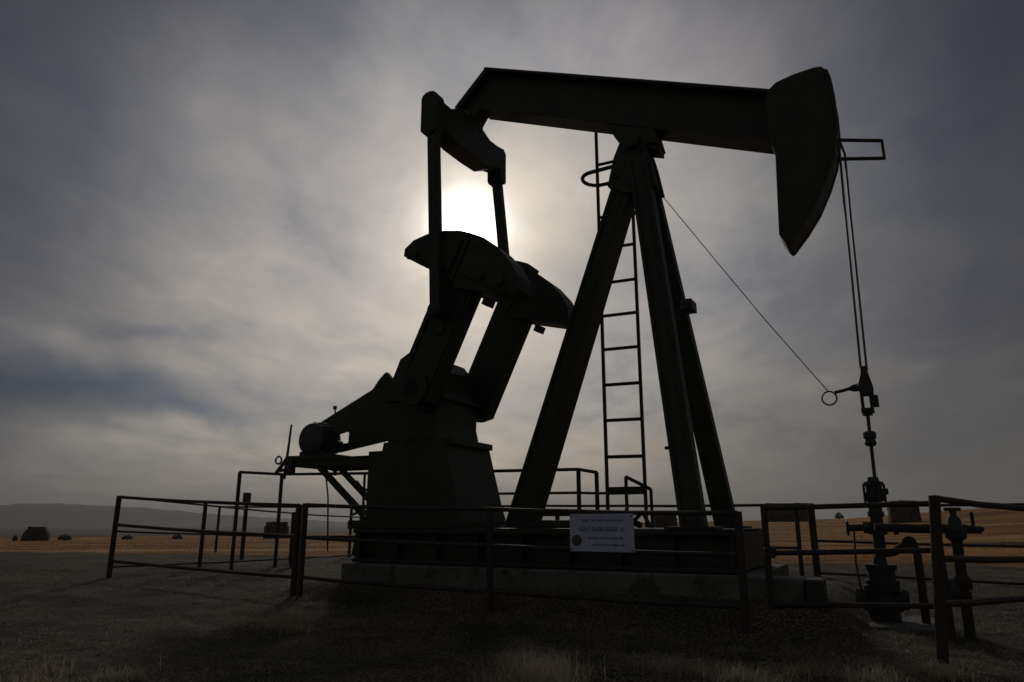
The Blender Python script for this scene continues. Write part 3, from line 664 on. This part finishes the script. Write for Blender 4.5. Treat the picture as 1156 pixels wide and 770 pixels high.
# concrete block at the end of the pad
cb_ = bt(-.83, 7.62)
o = MB().box(-.08, .08, -.16, .16, -.25, .33).obj('concrete_block', M['steel'], None, bevel=.02); o.location = (cb_.x, cb_.y, .16); o.rotation_euler = (0, 0, -PHI)
tag(o, 'small dark concrete block at the right end of the pad', 'concrete block')
cs = bt(-.30, 8.6)
o = MB().box(-.45, .55, -.65, .55, -.1, .012).obj('pavement_slab', M['conc'], None, bevel=.02); o.location = (cs.x, cs.y, gz(cs.x, cs.y)); o.rotation_euler = (0, 0, -PHI); tag(o, kind='structure')

# ------------------------------------------------------------------ sign on the fence
sp_ = bt(-2.695, 6.955); sg = thing('sign', 'pale blue-white rectangular notice sign hung on the front fence', 'sign', (sp_.x, sp_.y, .902), -PHI)
MB().box(-.338, .338, -.006, .006, -.182, .182).obj('panel', M['sign'], sg, bevel=.004)
r2 = random.Random(3)
def dashes(z, h, x0, x1, gap, wmin, wmax):
    m = MB(); x = x0
    while x < x1:
        e = min(x + r2.uniform(wmin, wmax), x1)
        while x < e:
            k = r2.random(); w = h * .42; st = h * .13
            m.box(x, x + st, -.0085, -.0062, z - h / 2, z + h / 2)
            if k < .7: m.box(x + st, x + w, -.0085, -.0062, z + h / 2 - st, z + h / 2)
            if k > .3: m.box(x + st, x + w, -.0085, -.0062, z - st / 2, z + st / 2)
            if .2 < k < .8: m.box(x + w - st, x + w, -.0085, -.0062, z - h / 2, z - st / 2 - .0005)
            x += w + h * .16
        x += gap
    m.obj('lettering', M['ink'], sg)
dashes(.12, .026, -.20, .24, .012, .05, .11)
dashes(.035, .046, -.235, .235, .010, .10, .16)
dashes(-.05, .024, -.14, .22, .012, .05, .11)
dashes(-.115, .022, -.10, .24, .012, .05, .10)
m = MB().lathe((-.262, -.0062, -.075), [(0, .055), (.0025, .055)], (0, -1, 0), 24); m.obj('emblem', M['emblem'], sg)
for x in (-.318, .318):
    for z in (-.162, .162): MB().lathe((x, -.0062, z), [(0, .009), (.004, .008)], (0, -1, 0), 8).obj('bolt', M['steel'], sg)
for x in (-.25, .25): MB().tube([(x, .0, .17), (x, .03, .235), (x, .066, .245), (x, .05, .16)], .006, 6).obj('hook', M['cable'], sg)

# ------------------------------------------------------------------ far haystacks and shrubs
def at_dist(px_, dist):
    a = math.atan((px_ - 578) / 840); x, y = dist * math.sin(a), dist * math.cos(a); return x, y
def haystack(name, label, px_, dist, wid, hgt, dep, rows, taper=.0, py=None):
    x, y = at_dist(px_, dist); m = MB(); r3 = random.Random(int(px_))
    n = max(2, round(wid / (hgt / rows) / 1.6)); h = hgt / rows
    for k in range(rows):
        w = wid * (1 - taper * (k / max(1, rows - 1)) ** 2)
        for i in range(n):
            for j in range(2):
                a0 = -w / 2 + w * i / n; jx = r3.uniform(-.03, .03); jy = r3.uniform(-.06, .06)
                m.box(a0 + jx, a0 + w / n + .01 + jx, -dep / 2 + j * dep / 2 + jy, -dep / 2 + (j + 1) * dep / 2 + jy + .02, k * h, (k + 1) * h + r3.uniform(0, .05))
    o = m.obj(name, M['hay'], None, bevel=.06); o.location = (x, y, gz(x, y) - .05); o.rotation_euler = (0, 0, -math.atan2(x, y) * .7)
    tag(o, label, 'haystack', 'haystacks out in the field')
haystack('haystack', 'dark round-shouldered haystack out in the left field, leftmost', 43.5, 72, 1.9, 1.15, 1.1, 5, .38)
haystack('haystack', 'dark haystack in the left field seen through the guard rail posts', 313, 66, 2.0, 1.40, 1.2, 4, .14)
haystack('haystack', 'haystack on the skyline seen just right of the ladder', 751, 55, 1.65, 1.0, 1.1, 4, .06)
haystack('haystack', 'long flat-topped haystack on the skyline left of the wellhead', 889, 75, 3.9, 1.7, 1.6, 4, .03)
haystack('haystack', 'dark block of stacked bales behind the gate, right of the wellhead', 1021, 55, 1.75, 1.4, 1.3, 4, .05)
def shrub(label, px_, dist, wid, hgt):
    x, y = at_dist(px_, dist); r3 = random.Random(int(px_) + 5); z = gz(x, y)
    t = thing('shrub', label, 'shrub', (x, y, z), 0, 'shrubs out in the field')
    MB().tube([(0, 0, -.1), (.03, 0, hgt * .5)], [.06, .03], 6).obj('stem', M['post'], t)
    m = MB()
    for k in range(420):
        a = r3.uniform(0, 6.283); rr = wid / 2 * r3.random() ** .5; h = hgt * (.12 + .88 * r3.random() * (1 - (rr / wid * 1.6) ** 2))
        c = Vector((rr * math.cos(a), rr * math.sin(a), h)); u = Vector((r3.gauss(0, 1), r3.gauss(0, 1), r3.gauss(0, 1))).normalized(); w = u.orthogonal().normalized(); s_ = .10 * hgt * r3.uniform(.6, 1.4)
        m.add([c - u * s_, c + w * s_ * .6, c + u * s_, c - w * s_ * .6], [(0, 1, 2, 3)])
    m.obj('foliage', M['leaf'], t)
shrub('low dark shrub right of the leftmost haystack', 76, 72, 1.0, .55)
shrub('small dark shrub just inside the leftmost corner post', 146, 74, .9, .45)
shrub('olive shrub in the left field between two fence posts', 202, 74, .9, .5)
shrub('tiny dark shrub at the left edge beside the leftmost haystack', 20, 74, .35, .5)
shrub('small dark shrub on the skyline between two right haystacks', 948, 90, .95, .75)

# ------------------------------------------------------------------ loose stones and dry grass
SITE = lambda x, y: math.sin(PHI) * .55 * x + math.cos(PHI) * y
def on_pad(x, y):
    b = math.cos(PHI) * x - math.sin(PHI) * y; t = math.sin(PHI) * x + math.cos(PHI) * y
    return -7.0 < b < -.85 and 7.40 < t < 10.0
def stones():
    vs = []; fs = []; r3 = random.Random(11)
    ico = [(0, 0, 1), (.89, 0, .45), (.28, .85, .45), (-.72, .53, .45), (-.72, -.53, .45), (.28, -.85, .45), (.72, .53, -.45), (-.28, .85, -.45), (-.89, 0, -.45), (-.28, -.85, -.45), (.72, -.53, -.45)]
    fc = [(0, 1, 2), (0, 2, 3), (0, 3, 4), (0, 4, 5), (0, 5, 1), (1, 6, 2), (2, 7, 3), (3, 8, 4), (4, 9, 5), (5, 10, 1), (6, 7, 2), (7, 8, 3), (8, 9, 4), (9, 10, 5), (10, 6, 1)]
    for k in range(16000):
        r = 2.6 + 14 * r3.random() ** 1.7; a = R(r3.uniform(-44, 44)); x, y = r * math.sin(a), r * math.cos(a)
        if on_pad(x, y) or noise.noise((x * .7, y * .7, 2)) + r3.uniform(-.5, .5) < -.1: continue
        s_ = .003 + .008 * r3.random() ** 4 * (1 + r * .06); z = ground_z(x, y) + s_ * .2; q = len(vs); ca, sa = math.cos(k), math.sin(k); e = r3.uniform(.6, 1)
        for (i, j, l) in ico:
            i, j = i * r3.uniform(.8, 1.1), j * e * r3.uniform(.8, 1.1); vs.append((x + (i * ca - j * sa) * s_, y + (i * sa + j * ca) * s_, z + l * s_ * .6))
        fs += [tuple(i + q for i in f) for f in fc]
    me = bpy.data.meshes.new('gravel'); me.from_pydata(vs, [], fs); me.materials.append(M['stone'])
    o = bpy.data.objects.new('gravel', me); COL.objects.link(o); tag(o, 'loose grey stones scattered over the trampled well site', 'gravel', kind='stuff')
stones()
def blades(name, label, m, gen):
    vs = []; fs = []
    for (x, y, h, w, lean, az) in gen:
        z = ground_z(x, y) - .01; ca, sa = math.cos(az), math.sin(az); q = len(vs)
        dx, dy = ca * lean * h, sa * lean * h
        vs += [(x - sa * w, y + ca * w, z), (x + sa * w, y - ca * w, z), (x + dx * .45 + sa * w * .7, y + dy * .45 - ca * w * .7, z + h * .62), (x + dx * .45 - sa * w * .7, y + dy * .45 + ca * w * .7, z + h * .62), (x + dx, y + dy, z + h * (1 - .25 * lean))]
        fs += [(q, q + 1, q + 2, q + 3), (q + 3, q + 2, q + 4)]
    me = bpy.data.meshes.new(name); me.from_pydata(vs, [], fs); me.materials.append(m)
    o = bpy.data.objects.new(name, me); COL.objects.link(o); tag(o, label, 'grass', kind='stuff')
def near_grass():
    r3 = random.Random(21); n = 0
    tufts = [(.14, 5.15, 2.0), (.24, 4.95, 1.6), (.04, 4.85, 1.8), (.12, 4.6, 1.4), (-2.25, 7.4, 1.7), (-2.05, 7.1, 1.3), (-1.55, 7.3, .9), (2.3, 5.0, 1.2), (2.0, 5.3, 1.0), (1.15, 5.3, 1.1), (1.5, 5.0, 1.2), (2.9, 5.2, 1.0), (-3.2, 5.3, 1.0), (-2.6, 5.1, 1.0), (-3.0, 4.9, 1.2)]
    while n < 9000:
        r = 2.4 + 13 * r3.random() ** 1.5; a = R(r3.uniform(-44, 44)); x, y = r * math.sin(a), r * math.cos(a)
        if on_pad(x, y): n += 1; continue
        d_ = noise.noise((x * .55, y * .55, 12)) + .5 * noise.noise((x * 1.7, y * 1.7, 4))
        n += 1
        if d_ + r3.uniform(-.3, .3) < .02: continue
        for k in range(r3.randint(4, 14)):
            yield (x + r3.gauss(0, .05), y + r3.gauss(0, .05), r3.uniform(.02, .075), r3.uniform(.0012, .0025) * (1 + r * .06), r3.uniform(.8, 3.5), r3.uniform(0, 6.28))
    for (x, y, s_) in tufts:
        for k in range(260):
            yield (x + r3.gauss(0, .085 * s_), y + r3.gauss(0, .085 * s_), r3.uniform(.03, .15) * s_, r3.uniform(.0018, .0038), r3.uniform(.2, 1.8), r3.uniform(0, 6.28))
blades('dry_grass', 'short dry straw tufts scattered over the gravel foreground', M['straw'], near_grass())
def field_grass():
    r3 = random.Random(5); n = 0
    while n < 30000:
        n += 1; r = 15 + 90 * r3.random() ** 1.3; a = R(r3.uniform(-40, 42)); x, y = r * math.sin(a), r * math.cos(a)
        if SITE(x, y) < 15.2 + 2 * noise.noise((x * .3, y * .3, 1)): continue
        if noise.noise((x * .12, y * .35, 7)) + r3.uniform(-.4, .4) < -.05: continue
        yield (x, y, r3.uniform(.04, .13), .005 + r * .0004, r3.uniform(.3, 1.6), r3.uniform(0, 6.28))
blades('stubble', 'golden dry stubble of the open field', M['stubble'], field_grass())

# ------------------------------------------------------------------ haze
hz = bpy.data.materials.new('haze'); hz.use_nodes = True; t = hz.node_tree; t.nodes.clear()
pv = nd(t, 'ShaderNodeVolumePrincipled'); pv.inputs['Color'].default_value = (.8, .8, .8, 1); pv.inputs['Density'].default_value = .00027; pv.inputs['Anisotropy'].default_value = .35
t.links.new(pv.outputs[0], nd(t, 'ShaderNodeOutputMaterial').inputs['Volume'])
o = MB().box(-9500, 9500, -9500, 9500, -26, 140).obj('haze', hz); tag(o, kind='stuff')
